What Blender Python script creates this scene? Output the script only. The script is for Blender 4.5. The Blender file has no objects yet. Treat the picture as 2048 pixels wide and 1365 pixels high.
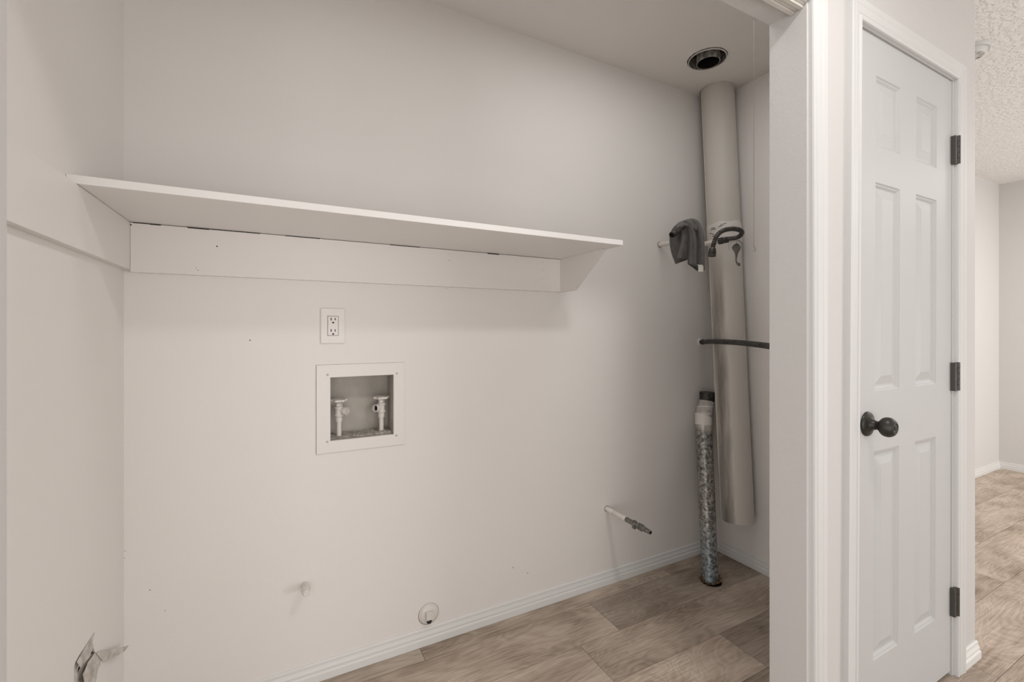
import bpy, bmesh, math, random
from mathutils import Vector, Matrix
from mathutils.geometry import tessellate_polygon
random.seed(7)
C = bpy.context.scene.collection

# ------------------------------------------------------------------ camera, world, lights, exposure
FPX, YAW, HZ, H = 892.0, math.radians(27.47), 660.0, 1.187
cs, sn = math.cos(YAW), math.sin(YAW)
cam = bpy.data.cameras.new('camera'); co = bpy.data.objects.new('camera', cam); C.objects.link(co)
co.location = (0, 0, H); co.rotation_euler = (math.pi/2, 0, -YAW)
cam.sensor_width = 36; cam.lens = FPX/2048*36; cam.shift_y = -22.5/2048; cam.clip_start = 0.01
bpy.context.scene.camera = co

w = bpy.data.worlds.new('world'); bpy.context.scene.world = w; w.use_nodes = True
w.node_tree.nodes['Background'].inputs[0].default_value = (0.9, 0.95, 1, 1)
w.node_tree.nodes['Background'].inputs[1].default_value = 0.3

def area(name, loc, rot, sx, sy, power, col=(1, 1, 1), shape='RECTANGLE', spread=180):
    l = bpy.data.lights.new(name, 'AREA'); l.shape = shape; l.size = sx
    if shape in ('RECTANGLE', 'ELLIPSE'): l.size_y = sy
    l.energy = power; l.color = col; l.spread = math.radians(spread)
    o = bpy.data.objects.new(name, l); C.objects.link(o); o.location = loc; o.rotation_euler = rot
    return o
R90 = math.pi/2
WHITE = (1.0, 0.99, 0.985)
area('hall_ceiling_lamp', (1.00, 0.12, 2.39), (0, 0, 0), 0.18, 0.2, 8.6, (1, 0.975, 0.95), 'DISK')
area('rear_fill_light', (-0.1, -2.9, 1.15), (R90, 0, 0), 3.4, 2.0, 16, WHITE)  # added soft fill for the ambient level; no window exists in this wall
area('side_fill_light', (-2.9, -0.6, 1.10), (R90, 0, -R90), 2.2, 2.0, 32, WHITE)  # added fill from the left to reach the alcove's right corner, no real window
area('camera_fill_light', (0.10, -0.95, 0.85), (R90+0.18, 0, -0.1), 2.0, 1.4, 13.5, WHITE)  # invented soft fill behind the camera, aimed into the alcove
area('alcove_fill_light', (1.22, 1.02, 2.41), (0, 0, 0), 1.0, 0.35, 3.3, WHITE)  # added fill with no known fixture, lifts the upper alcove walls
area('far_room_fill_light', (4.2, -2.9, 0.9), (R90+0.35, 0, 0), 2.0, 1.6, 80, WHITE)  # made-up fill that brightens the far room's wall and ceiling
area('far_room_ceiling_lamp', (4.6, -0.1, 2.38), (0, 0, 0), 0.5, 0.5, 20, WHITE, 'DISK')

vs = bpy.context.scene.view_settings
vs.view_transform = 'Standard'; vs.look = 'None'; vs.gamma = 1; vs.use_curve_mapping = False
vs.exposure = 0.0

# ------------------------------------------------------------------ helpers
def ray(u, v):
    a = (u-1024)/FPX; b = (HZ-v)/FPX
    return Vector((a*cs+sn, -a*sn+cs, b))
def atY(u, v, Y): r = ray(u, v); return r*(Y/r.y)+Vector((0, 0, H))
def atX(u, v, X): r = ray(u, v); return r*(X/r.x)+Vector((0, 0, H))
def atD(u, v, D): return ray(u, v)*D+Vector((0, 0, H))

def mat(name, col, rough=0.6, metal=0.0, spec=0.5):
    m = bpy.data.materials.new(name); m.use_nodes = True
    b = m.node_tree.nodes['Principled BSDF']
    b.inputs['Base Color'].default_value = (*col, 1); b.inputs['Roughness'].default_value = rough
    b.inputs['Metallic'].default_value = metal; b.inputs['Specular IOR Level'].default_value = spec
    return m
def N(m, t, **k):
    n = m.node_tree.nodes.new(t)
    for a, v in k.items():
        if a in n.inputs: n.inputs[a].default_value = v
        else: setattr(n, a, v)
    return n
def L(m, a, b): m.node_tree.links.new(a, b)
def bsdf(m): return m.node_tree.nodes['Principled BSDF']
def bump(m, scale, strength, dist=0.002, detail=3, ramp=None, rough=0.5, coord='Object'):
    tc = N(m, 'ShaderNodeTexCoord'); nz = N(m, 'ShaderNodeTexNoise'); nz.inputs['Scale'].default_value = scale
    nz.inputs['Detail'].default_value = detail; nz.inputs['Roughness'].default_value = rough
    L(m, tc.outputs[coord], nz.inputs['Vector'])
    src = nz.outputs['Fac']
    if ramp:
        r = N(m, 'ShaderNodeValToRGB'); r.color_ramp.elements[0].position = ramp[0]; r.color_ramp.elements[1].position = ramp[1]
        L(m, src, r.inputs[0]); src = r.outputs[0]
    bp = N(m, 'ShaderNodeBump'); bp.inputs['Strength'].default_value = strength; bp.inputs['Distance'].default_value = dist
    L(m, src, bp.inputs['Height']); L(m, bp.outputs[0], bsdf(m).inputs['Normal'])
    return m
def mottle(m, c1, c2, scale, p0=0.35, p1=0.65, detail=4, stretch=None):
    tc = N(m, 'ShaderNodeTexCoord'); nz = N(m, 'ShaderNodeTexNoise'); nz.inputs['Scale'].default_value = scale
    nz.inputs['Detail'].default_value = detail
    if stretch:
        mp = N(m, 'ShaderNodeMapping'); mp.inputs['Scale'].default_value = stretch
        L(m, tc.outputs['Object'], mp.inputs[0]); L(m, mp.outputs[0], nz.inputs['Vector'])
    else: L(m, tc.outputs['Object'], nz.inputs['Vector'])
    r = N(m, 'ShaderNodeValToRGB'); e = r.color_ramp.elements
    e[0].position = p0; e[1].position = p1; e[0].color = (*c1, 1); e[1].color = (*c2, 1)
    L(m, nz.outputs['Fac'], r.inputs[0]); L(m, r.outputs[0], bsdf(m).inputs['Base Color'])
    return m

WALLC = (0.80, 0.768, 0.738)
M = {}
M['wall'] = bump(mottle(mat('wall_paint', WALLC, 0.55, spec=0.35), (0.79, 0.758, 0.728), (0.81, 0.778, 0.748), 1.6, 0.3, 0.7, 2), 210, 0.22, 0.0012, 3)
M['wall_shaded'] = bump(mat('wall_paint_front_shaded', (0.57, 0.556, 0.545), 0.6, spec=0.3), 190, 0.28, 0.0018, 3)  # same wall paint, shade put into its colour where the hall light overlit
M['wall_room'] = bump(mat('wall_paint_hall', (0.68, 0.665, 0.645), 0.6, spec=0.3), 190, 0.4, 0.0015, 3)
M['ceil_alcove'] = bump(mat('smooth_ceiling_paint', (0.80, 0.765, 0.73), 0.6, spec=0.3), 160, 0.15, 0.001)
M['ceil_room'] = bump(mat('knockdown_ceiling_paint', (0.88, 0.86, 0.84), 0.75, spec=0.2), 55, 0.6, 0.006, 5, (0.42, 0.62))
M['board'] = bump(mat('painted_board', (0.79, 0.758, 0.73), 0.42, spec=0.45), 90, 0.08, 0.001)
M['shelf'] = bump(mat('shelf_paint', (0.84, 0.82, 0.80), 0.4, spec=0.45), 90, 0.06, 0.001)
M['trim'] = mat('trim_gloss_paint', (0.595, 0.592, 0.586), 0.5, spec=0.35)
M['bbtrim'] = mat('baseboard_paint', (0.74, 0.735, 0.72), 0.4, spec=0.45)
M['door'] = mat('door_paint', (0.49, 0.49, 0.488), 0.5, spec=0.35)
tcm = M['door']
tc = N(tcm, 'ShaderNodeTexCoord'); mp = N(tcm, 'ShaderNodeMapping'); mp.inputs['Scale'].default_value = (3, 3, 90)
nz = N(tcm, 'ShaderNodeTexNoise'); nz.inputs['Scale'].default_value = 3; nz.inputs['Detail'].default_value = 4
bp = N(tcm, 'ShaderNodeBump'); bp.inputs['Strength'].default_value = 0.12; bp.inputs['Distance'].default_value = 0.001
L(tcm, tc.outputs['Object'], mp.inputs[0]); L(tcm, mp.outputs[0], nz.inputs['Vector']); L(tcm, nz.outputs['Fac'], bp.inputs['Height']); L(tcm, bp.outputs[0], bsdf(tcm).inputs['Normal'])
M['track'] = mat('track_paint', (0.60, 0.565, 0.52), 0.5)
M['plastic'] = mat('white_plastic', (0.78, 0.75, 0.72), 0.35, spec=0.5)
M['gore'] = mottle(mat('worn_grey_paint', (0.4, 0.38, 0.36), 0.5), (0.36, 0.335, 0.31), (0.52, 0.49, 0.46), 30)
M['plate_shade'] = mat('plate_edge_shade', (0.40, 0.37, 0.34), 0.7)  # colour of the painted shadow line behind the laundry box frame
M['screw'] = mat('painted_screw', (0.52, 0.49, 0.455), 0.5)
M['slot'] = mat('slot_black', (0.02, 0.018, 0.016), 0.6)
M['bronze'] = mat('oil_rubbed_bronze', (0.045, 0.042, 0.038), 0.38, 0.6, 0.5)
M['hinge'] = mat('dark_hinge_metal', (0.075, 0.07, 0.064), 0.45, 0.5)
M['pipe_white'] = bump(mat('painted_pipe', (0.72, 0.685, 0.645), 0.45), 120, 0.2, 0.001)
M['steel'] = mottle(mat('grey_pipe_steel', (0.18, 0.17, 0.16), 0.4, 0.6), (0.10, 0.095, 0.09), (0.25, 0.24, 0.225), 60)
M['black_iron'] = mottle(mat('black_iron', (0.03, 0.027, 0.024), 0.5, 0.2), (0.014, 0.012, 0.011), (0.06, 0.055, 0.05), 45)
M['hose'] = mottle(mat('corrugated_connector', (0.06, 0.055, 0.05), 0.42, 0.4), (0.03, 0.027, 0.024), (0.10, 0.09, 0.082), 50)
M['dark'] = mat('dark_inside', (0.012, 0.011, 0.01), 0.9, spec=0.1)
M['towel'] = bump(mottle(mat('grey_towel', (0.14, 0.13, 0.12), 0.95, spec=0.1), (0.082, 0.076, 0.070), (0.12, 0.113, 0.104), 40), 900, 0.6, 0.002)
M['towel'].node_tree.nodes['Principled BSDF'].inputs['Sheen Weight'].default_value = 0.3
M['tag'] = mat('white_tag', (0.68, 0.65, 0.6), 0.8)
M['tape'] = bump(mat('white_tape', (0.68, 0.645, 0.60), 0.55), 70, 0.6, 0.004, 5)
M['darktape'] = mat('dark_tape', (0.13, 0.12, 0.11), 0.6)
M['gypsum'] = bump(mottle(mat('torn_gypsum', (0.6, 0.57, 0.53), 0.9, spec=0.1), (0.42, 0.39, 0.36), (0.68, 0.65, 0.61), 60, 0.3, 0.55, 5), 80, 0.8, 0.004, 5)
M['paper'] = mottle(mat('torn_drywall_paper', (0.55, 0.52, 0.48), 0.8, spec=0.15), (0.44, 0.41, 0.38), (0.66, 0.62, 0.57), 50)
M['scuff'] = mat('grey_scuff', (0.30, 0.27, 0.24), 0.8)
M['boxin'] = mottle(mat('outlet_box_inside', (0.42, 0.39, 0.35), 0.6), (0.36, 0.335, 0.30), (0.50, 0.465, 0.42), 9, 0.3, 0.7)
M['crust'] = bump(mottle(mat('mineral_crust', (0.5, 0.47, 0.43), 0.9), (0.30, 0.28, 0.25), (0.66, 0.63, 0.58), 130), 160, 1, 0.004)
M['torn_floor'] = mottle(mat('torn_flooring', (0.16, 0.10, 0.055), 0.9, spec=0.1), (0.10, 0.06, 0.03), (0.27, 0.17, 0.09), 70)
M['vent_metal'] = mottle(mat('flue_metal', (0.3, 0.28, 0.26), 0.5, 0.3), (0.16, 0.145, 0.13), (0.46, 0.43, 0.39), 45, 0.35, 0.6)
M['subfloor'] = mat('subfloor', (0.10, 0.08, 0.06), 0.9)
M['cord'] = mat('cord_grey', (0.22, 0.20, 0.18), 0.7)

# galvanised pipe: spangled zinc with white overspray at the top, bluish towards the bottom
g = mat('galvanised_zinc', (0.3, 0.29, 0.28), 0.36, 0.35)
tc = N(g, 'ShaderNodeTexCoord'); vo = N(g, 'ShaderNodeTexNoise'); vo.inputs['Scale'].default_value = 75; vo.inputs['Detail'].default_value = 6; vo.inputs['Distortion'].default_value = 0.8
L(g, tc.outputs['Object'], vo.inputs['Vector'])
rp = N(g, 'ShaderNodeValToRGB'); e = rp.color_ramp.elements; e[0].position = 0.36; e[0].color = (0.085, 0.077, 0.07, 1); e[1].position = 0.70; e[1].color = (0.50, 0.48, 0.445, 1)
L(g, vo.outputs['Fac'], rp.inputs[0])
sx = N(g, 'ShaderNodeSeparateXYZ'); L(g, tc.outputs['Object'], sx.inputs[0])
blue = N(g, 'ShaderNodeMapRange'); blue.inputs['From Min'].default_value = 0.30; blue.inputs['From Max'].default_value = 0.06
L(g, sx.outputs['Z'], blue.inputs['Value'])
mb = N(g, 'ShaderNodeMix', data_type='RGBA', blend_type='MULTIPLY'); L(g, blue.outputs[0], mb.inputs[0]); L(g, rp.outputs[0], mb.inputs[6]); mb.inputs[7].default_value = (0.80, 0.98, 1.12, 1)
n2 = N(g, 'ShaderNodeTexNoise'); n2.inputs['Scale'].default_value = 16; L(g, tc.outputs['Object'], n2.inputs['Vector'])
ad = N(g, 'ShaderNodeMath', operation='MULTIPLY_ADD'); L(g, n2.outputs['Fac'], ad.inputs[0]); ad.inputs[1].default_value = 0.10; L(g, sx.outputs['Z'], ad.inputs[2])
pt = N(g, 'ShaderNodeMapRange'); pt.inputs['From Min'].default_value = 0.72; pt.inputs['From Max'].default_value = 0.755; L(g, ad.outputs[0], pt.inputs['Value'])
m2 = N(g, 'ShaderNodeMix', data_type='RGBA'); L(g, pt.outputs[0], m2.inputs[0]); L(g, mb.outputs[2], m2.inputs[6]); m2.inputs[7].default_value = (0.60, 0.57, 0.53, 1)
L(g, m2.outputs[2], bsdf(g).inputs['Base Color'])
M['zinc'] = g

# big duct: painted white, soot strip down its front left
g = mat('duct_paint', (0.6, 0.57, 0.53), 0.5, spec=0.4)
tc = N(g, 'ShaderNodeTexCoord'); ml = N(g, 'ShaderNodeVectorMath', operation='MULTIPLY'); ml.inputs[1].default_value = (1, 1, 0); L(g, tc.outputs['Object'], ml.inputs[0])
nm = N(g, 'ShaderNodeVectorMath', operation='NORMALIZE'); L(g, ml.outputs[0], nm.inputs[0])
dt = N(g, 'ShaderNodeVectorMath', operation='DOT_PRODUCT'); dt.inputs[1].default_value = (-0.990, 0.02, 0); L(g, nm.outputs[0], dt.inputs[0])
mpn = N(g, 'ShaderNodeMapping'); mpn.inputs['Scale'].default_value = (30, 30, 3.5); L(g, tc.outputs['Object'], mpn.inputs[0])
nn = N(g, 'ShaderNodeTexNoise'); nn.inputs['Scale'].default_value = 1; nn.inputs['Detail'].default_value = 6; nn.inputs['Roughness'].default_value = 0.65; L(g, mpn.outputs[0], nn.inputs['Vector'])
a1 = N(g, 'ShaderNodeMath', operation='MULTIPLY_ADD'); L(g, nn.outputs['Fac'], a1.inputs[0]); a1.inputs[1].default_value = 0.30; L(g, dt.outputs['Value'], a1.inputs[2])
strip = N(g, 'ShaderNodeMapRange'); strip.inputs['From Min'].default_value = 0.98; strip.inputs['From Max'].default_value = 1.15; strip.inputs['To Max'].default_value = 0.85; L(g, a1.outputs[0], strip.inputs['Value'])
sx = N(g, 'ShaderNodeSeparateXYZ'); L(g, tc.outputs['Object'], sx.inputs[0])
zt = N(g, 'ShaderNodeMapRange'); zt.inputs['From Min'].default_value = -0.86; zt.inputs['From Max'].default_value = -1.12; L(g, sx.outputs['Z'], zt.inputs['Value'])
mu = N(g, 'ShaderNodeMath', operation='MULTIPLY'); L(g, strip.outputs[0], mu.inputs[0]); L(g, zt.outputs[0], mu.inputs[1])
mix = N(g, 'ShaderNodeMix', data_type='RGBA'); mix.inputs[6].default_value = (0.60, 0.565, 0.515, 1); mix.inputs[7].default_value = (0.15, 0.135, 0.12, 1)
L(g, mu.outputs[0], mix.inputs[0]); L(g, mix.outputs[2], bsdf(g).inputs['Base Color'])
M['duct'] = g

# wood look planks
g = mat('wood_look_plank', (0.3, 0.25, 0.2), 0.5, spec=0.45)
tc = N(g, 'ShaderNodeTexCoord'); oi = N(g, 'ShaderNodeObjectInfo')
sc = N(g, 'ShaderNodeVectorMath', operation='MULTIPLY_ADD'); cmb = N(g, 'ShaderNodeCombineXYZ')
r1 = N(g, 'ShaderNodeMath', operation='MULTIPLY'); r1.inputs[1].default_value = 37; L(g, oi.outputs['Random'], r1.inputs[0])
for i in range(3): L(g, r1.outputs[0], cmb.inputs[i])
sc.inputs[1].default_value = (1, 1, 1); L(g, tc.outputs['Object'], sc.inputs[0]); L(g, cmb.outputs[0], sc.inputs[2])
mp1 = N(g, 'ShaderNodeMapping'); mp1.inputs['Scale'].default_value = (1.5, 5.5, 1); L(g, sc.outputs[0], mp1.inputs[0])
nA = N(g, 'ShaderNodeTexNoise'); nA.inputs['Scale'].default_value = 1.1; nA.inputs['Detail'].default_value = 2; nA.inputs['Distortion'].default_value = 1.0; L(g, mp1.outputs[0], nA.inputs['Vector'])
# cathedral rings = sine of stretched noise
rm = N(g, 'ShaderNodeMath', operation='MULTIPLY'); rm.inputs[1].default_value = 110; L(g, nA.outputs['Fac'], rm.inputs[0])
si = N(g, 'ShaderNodeMath', operation='SINE'); L(g, rm.outputs[0], si.inputs[0])
mp2 = N(g, 'ShaderNodeMapping'); mp2.inputs['Scale'].default_value = (5, 120, 1); L(g, sc.outputs[0], mp2.inputs[0])
nB = N(g, 'ShaderNodeTexNoise'); nB.inputs['Scale'].default_value = 1.6; nB.inputs['Detail'].default_value = 8; nB.inputs['Roughness'].default_value = 0.7; L(g, mp2.outputs[0], nB.inputs['Vector'])
mp3 = N(g, 'ShaderNodeMapping'); mp3.inputs['Scale'].default_value = (2.6, 5, 1); L(g, sc.outputs[0], mp3.inputs[0])
nC = N(g, 'ShaderNodeTexNoise'); nC.inputs['Scale'].default_value = 1.6; nC.inputs['Detail'].default_value = 4; L(g, mp3.outputs[0], nC.inputs['Vector'])
s0 = N(g, 'ShaderNodeMath', operation='MULTIPLY'); s0.inputs[1].default_value = 0.50; L(g, nB.outputs['Fac'], s0.inputs[0])
s1 = N(g, 'ShaderNodeMath', operation='MULTIPLY_ADD'); L(g, si.outputs[0], s1.inputs[0]); s1.inputs[1].default_value = 0.030; L(g, s0.outputs[0], s1.inputs[2])
s2 = N(g, 'ShaderNodeMath', operation='MULTIPLY_ADD'); L(g, nC.outputs['Fac'], s2.inputs[0]); s2.inputs[1].default_value = 0.50; L(g, s1.outputs[0], s2.inputs[2])
mp4 = N(g, 'ShaderNodeMapping'); mp4.inputs['Scale'].default_value = (1.3, 4.5, 1); L(g, sc.outputs[0], mp4.inputs[0])
vk = N(g, 'ShaderNodeTexVoronoi'); vk.inputs['Scale'].default_value = 1.4; L(g, mp4.outputs[0], vk.inputs['Vector'])
kn = N(g, 'ShaderNodeMapRange'); kn.inputs['From Min'].default_value = 0.0; kn.inputs['From Max'].default_value = 0.16; kn.inputs['To Min'].default_value = -0.16; kn.inputs['To Max'].default_value = 0.0; L(g, vk.outputs['Distance'], kn.inputs['Value'])
s3 = N(g, 'ShaderNodeMath', operation='ADD'); L(g, s2.outputs[0], s3.inputs[0]); L(g, kn.outputs[0], s3.inputs[1])
rp = N(g, 'ShaderNodeValToRGB'); e = rp.color_ramp.elements
e[0].position = 0.33; e[0].color = (0.195, 0.147, 0.108, 1); e[1].position = 0.64; e[1].color = (0.52, 0.44, 0.365, 1)
k = e.new(0.49); k.color = (0.37, 0.298, 0.238, 1)
L(g, s3.outputs[0], rp.inputs[0])
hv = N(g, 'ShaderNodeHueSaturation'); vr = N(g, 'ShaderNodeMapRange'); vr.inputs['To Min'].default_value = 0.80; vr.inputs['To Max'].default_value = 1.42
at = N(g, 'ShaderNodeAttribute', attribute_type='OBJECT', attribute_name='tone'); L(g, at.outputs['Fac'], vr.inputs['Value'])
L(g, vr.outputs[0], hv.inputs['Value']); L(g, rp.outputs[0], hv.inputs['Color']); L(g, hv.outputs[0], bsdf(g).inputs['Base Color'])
bb = N(g, 'ShaderNodeBump'); bb.inputs['Strength'].default_value = 0.12; bb.inputs['Distance'].default_value = 0.001; L(g, nB.outputs['Fac'], bb.inputs['Height']); L(g, bb.outputs[0], bsdf(g).inputs['Normal'])
M['plank'] = g

# ------------------------------------------------------------------ mesh helpers
def obj(name, bm, m, parent=None, smooth=False, bevel=0):
    me = bpy.data.meshes.new(name); bmesh.ops.recalc_face_normals(bm, faces=bm.faces); bm.to_mesh(me); bm.free()
    if m is not None: me.materials.append(m)
    if smooth:
        me.shade_smooth()
        try: me.set_sharp_from_angle(angle=math.radians(38))
        except Exception: pass
    o = bpy.data.objects.new(name, me); C.objects.link(o)
    if parent is not None: o.parent = parent
    if bevel:
        b = o.modifiers.new('bevel', 'BEVEL'); b.width = bevel; b.segments = 2; b.limit_method = 'ANGLE'
    return o
def thing(name, label, cat, loc=(0, 0, 0), group=None):
    o = bpy.data.objects.new(name, None); C.objects.link(o); o.location = loc; o.empty_display_size = 0.05
    o['label'] = label; o['category'] = cat
    if group: o['group'] = group
    return o
def tag(o, label, cat, group=None):
    o['label'] = label; o['category'] = cat
    if group: o['group'] = group
    return o
def struct(o): o['kind'] = 'structure'; return o
def hold(t, *parts):            # parts were modelled in world space: keep them in place under a thing at t.location
    for p in parts: p.parent = t; p.matrix_parent_inverse = Matrix.Translation(-Vector(t.location))
def box(bm, x0, x1, y0, y1, z0, z1):
    v = [bm.verts.new((x, y, z)) for z in (z0, z1) for y in (y0, y1) for x in (x0, x1)]
    for f in ((0, 1, 3, 2), (4, 5, 7, 6), (0, 1, 5, 4), (2, 3, 7, 6), (0, 2, 6, 4), (1, 3, 7, 5)): bm.faces.new([v[i] for i in f])
    return v
def bx(*a):
    bm = bmesh.new(); box(bm, *a); return bm
def prism(bm, poly, f0, f1):    # poly of 2D points, f0/f1 map a 2D point to 3D
    a = [bm.verts.new(f0(p)) for p in poly]; b = [bm.verts.new(f1(p)) for p in poly]; n = len(poly)
    bm.faces.new(a); bm.faces.new(b)
    for i in range(n): bm.faces.new((a[i], a[(i+1) % n], b[(i+1) % n], b[i]))
def frames(pts):
    T = []
    for i in range(len(pts)):
        a = pts[max(i-1, 0)]; b = pts[min(i+1, len(pts)-1)]; T.append((b-a).normalized())
    n = T[0].orthogonal().normalized(); out = []
    for t in T:
        n = (n-t*n.dot(t)).normalized(); out.append((n, t.cross(n)))
    return out
def tube(bm, pts, r, seg=16, cap=True, phase=0):
    pts = [Vector(p) for p in pts]; fr = frames(pts); rings = []
    for i, (p, (n, b)) in enumerate(zip(pts, fr)):
        rr = r[i] if isinstance(r, (list, tuple)) else r
        rings.append([bm.verts.new(p+(n*math.cos(2*math.pi*k/seg+phase)+b*math.sin(2*math.pi*k/seg+phase))*rr) for k in range(seg)])
    for a, b in zip(rings, rings[1:]):
        for k in range(seg): bm.faces.new((a[k], a[(k+1) % seg], b[(k+1) % seg], b[k]))
    if cap: bm.faces.new(rings[0]); bm.faces.new(rings[-1])
    return rings
def lathe(bm, prof, origin, axis, seg=24, phase=0, cap=True):   # prof = [(distance along axis, radius)]
    o = Vector(origin); ax = Vector(axis).normalized(); n = ax.orthogonal().normalized(); b = ax.cross(n); rings = []
    for t, r in prof:
        rings.append([bm.verts.new(o+ax*t+(n*math.cos(2*math.pi*k/seg+phase)+b*math.sin(2*math.pi*k/seg+phase))*max(r, 1e-5)) for k in range(seg)])
    for a, c in zip(rings, rings[1:]):
        for k in range(seg): bm.faces.new((a[k], a[(k+1) % seg], c[(k+1) % seg], c[k]))
    if cap: bm.faces.new(rings[0]); bm.faces.new(rings[-1])
def catmull(P, n=8):
    P = [Vector(p) for p in P]; Q = [P[0]*2-P[1]]+P+[P[-1]*2-P[-2]]; out = []
    for i in range(1, len(Q)-2):
        a, b, c, d = Q[i-1:i+3]
        for k in range(n):
            t = k/n; out.append(0.5*((2*b)+(c-a)*t+(2*a-5*b+4*c-d)*t*t+(3*b-a-3*c+d)*t**3))
    out.append(P[-1]); return out
def resample(pts, step):
    out = [pts[0]]; acc = 0
    for a, b in zip(pts, pts[1:]):
        l = (b-a).length; d = step-acc
        while d <= l and l > 0: out.append(a+(b-a)*(d/l)); d += step
        acc = (acc+l) % step if l > 0 else acc
    return out
def flat_with_holes(bm, outer, holes, f):
    polys = [[Vector((p[0], p[1], 0)) for p in q] for q in [outer]+holes]
    flat = [p for q in polys for p in q]; vs_ = [bm.verts.new(f((p.x, p.y))) for p in flat]
    for t in tessellate_polygon(polys):
        try: bm.faces.new([vs_[i] for i in t])
        except ValueError: pass

# ------------------------------------------------------------------ room shell
BY, LX, RX = 1.645, -0.397, 2.092         # alcove back wall, left wall, right wall
FY, FB = 0.66, 0.757                      # front wall faces
OL, OR, OH = -0.292, 1.187, 2.02          # laundry opening
CEIL = 2.43
WX = 2.234                                # outside corner beyond the door

# back wall with the pocket for the washer outlet box
bx0, bx1, bz0, bz1, bdepth = 0.152, 0.367, 0.806, 1.024, 0.098
bm = bmesh.new()
for (x0, x1, z0, z1) in ((-0.5, bx0, 0, CEIL+0.1), (bx1, 2.234, 0, CEIL+0.1), (bx0, bx1, 0, bz0), (bx0, bx1, bz1, CEIL+0.1)):
    box(bm, x0, x1, BY, BY+0.12, z0, z1)
wall_back = struct(obj('wall_back', bm, M['wall']))

# left wall, with a torn patch low down
def cr7(x, y): return (60+x*0.17217, 1130+y*0.17217)
def onleft(p, off=0.0):
    q = atX(*cr7(*p), LX); return Vector((LX+off, q.y, q.z))
hole = [(748, 788), (722, 900), (752, 1018), (802, 1112), (803, 1165), (795, 1225), (715, 1360), (690, 1480), (520, 1480), (512, 1365), (508, 1200), (527, 1135), (600, 1010), (680, 890)]
hy = [(onleft(p).y, onleft(p).z) for p in hole]
bm = bmesh.new()
flat_with_holes(bm, [(FB, 0), (BY, 0), (BY, CEIL), (FB, CEIL)], [hy], lambda p: (LX, p[0], p[1]))
box(bm, LX-0.10, LX-0.05, FB, BY, 0, CEIL)
wall_left = struct(obj('wall_left', bm, M['wall']))
gaps = [[(716, 905), (752, 1020), (704, 1062), (727, 985)], [(612, 1150), (604, 1200), (578, 1252), (590, 1190)],
        [(801, 1160), (797, 1222), (716, 1357), (722, 1290), (752, 1222)]]
bm = bmesh.new()
gy = [[(onleft(p).y, onleft(p).z) for p in q] for q in gaps]
inn = lambda p, d: (LX-d, p[0], p[1])
rec = [(p[0], p[1]) for p in hy]
flat_with_holes(bm, rec, gy[1:2], lambda p: inn(p, 0.004))
for i in range(len(rec)):
    a, b = rec[i], rec[(i+1) % len(rec)]
    bm.faces.new([bm.verts.new(q) for q in (inn(a, 0), inn(b, 0), inn(b, 0.004), inn(a, 0.004))])
obj('gypsum_core', bm, M['gypsum'], wall_left)
for q in gaps:
    cy = [sum(onleft(p)[k] for p in q)/len(q) for k in range(3)]
    bm = bmesh.new(); prism(bm, [(onleft(p).y, onleft(p).z) for p in q], lambda p: (LX-0.0036, p[0], p[1]), lambda p: (LX-0.03, p[0], p[1]))
    obj('tear_gap', bm, M['dark'], wall_left)
def flap(pts_off):               # a curled strip of facing paper
    bm = bmesh.new(); v = [bm.verts.new(onleft(p, o)) for p, o in pts_off]
    c = Vector((0, 0, 0))
    for q in v: c += q.co
    c /= len(v); cv = bm.verts.new(c+Vector((0.002, 0, 0)))
    for i in range(len(v)): bm.faces.new((v[i], v[(i+1) % len(v)], cv))
    o = obj('torn_paper', bm, M['paper'], wall_left); s = o.modifiers.new('s', 'SOLIDIFY'); s.thickness = 0.0008; return o
flap([((752, 1022), 0.001), ((890, 1004), 0.010), ((1026, 970), 0.022), ((990, 1032), 0.020), ((900, 1100), 0.012), ((820, 1122), 0.003)])
flap([((750, 1024), 0.0), ((800, 1112), 0.001), ((796, 1160), 0.003), ((745, 1222), 0.007), ((718, 1300), 0.009), ((690, 1400), 0.010), ((600, 1440), 0.006), ((548, 1290), 0.009), ((600, 1225), 0.006), ((645, 1150), 0.003)])
flap([((748, 790), 0.0), ((716, 905), 0.001), ((722, 960), 0.002), ((680, 1075), 0.001), ((610, 1140), 0.004), ((560, 1200), 0.003), ((528, 1136), 0.002), ((610, 1000), 0.0)])

# right alcove wall, the block ends in the outside corner beyond the door
struct(obj('wall_right', bx(RX, WX, FB, BY, 0, CEIL), M['wall']))
# front wall with both openings
DL, DR, DT = 1.428, 2.068, 2.060
bm = bmesh.new()
for (x0, x1, z0, z1) in ((-3.2, OL, 0, CEIL), (OL, OR, OH, CEIL), (OR, DL, 0, CEIL), (DL, DR, DT, CEIL), (DR, WX, 0, CEIL)):
    v = box(bm, x0, x1, FY, FB, z0, z1)
struct(obj('wall_front', bm, M['wall_shaded']))
# the rest of the hall behind the camera, and the room on the right
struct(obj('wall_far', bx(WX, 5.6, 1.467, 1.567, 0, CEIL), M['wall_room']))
struct(obj('wall_east', bx(5.467, 5.567, -3.2, 1.467, 0, CEIL), M['wall_room']))
struct(obj('wall_rear', bx(-3.2, 5.567, -3.2, -3.1, 0, CEIL), M['wall_room']))
struct(obj('wall_west', bx(-3.2, -3.1, -3.1, FY, 0, CEIL), M['wall_room']))
struct(obj('ceiling', bx(-3.2, 5.6, -3.2, FY, CEIL, CEIL+0.1), M['ceil_room']))
struct(obj('ceiling_right', bx(WX, 5.6, FY, 1.567, CEIL, CEIL+0.1), M['ceil_room']))

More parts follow.
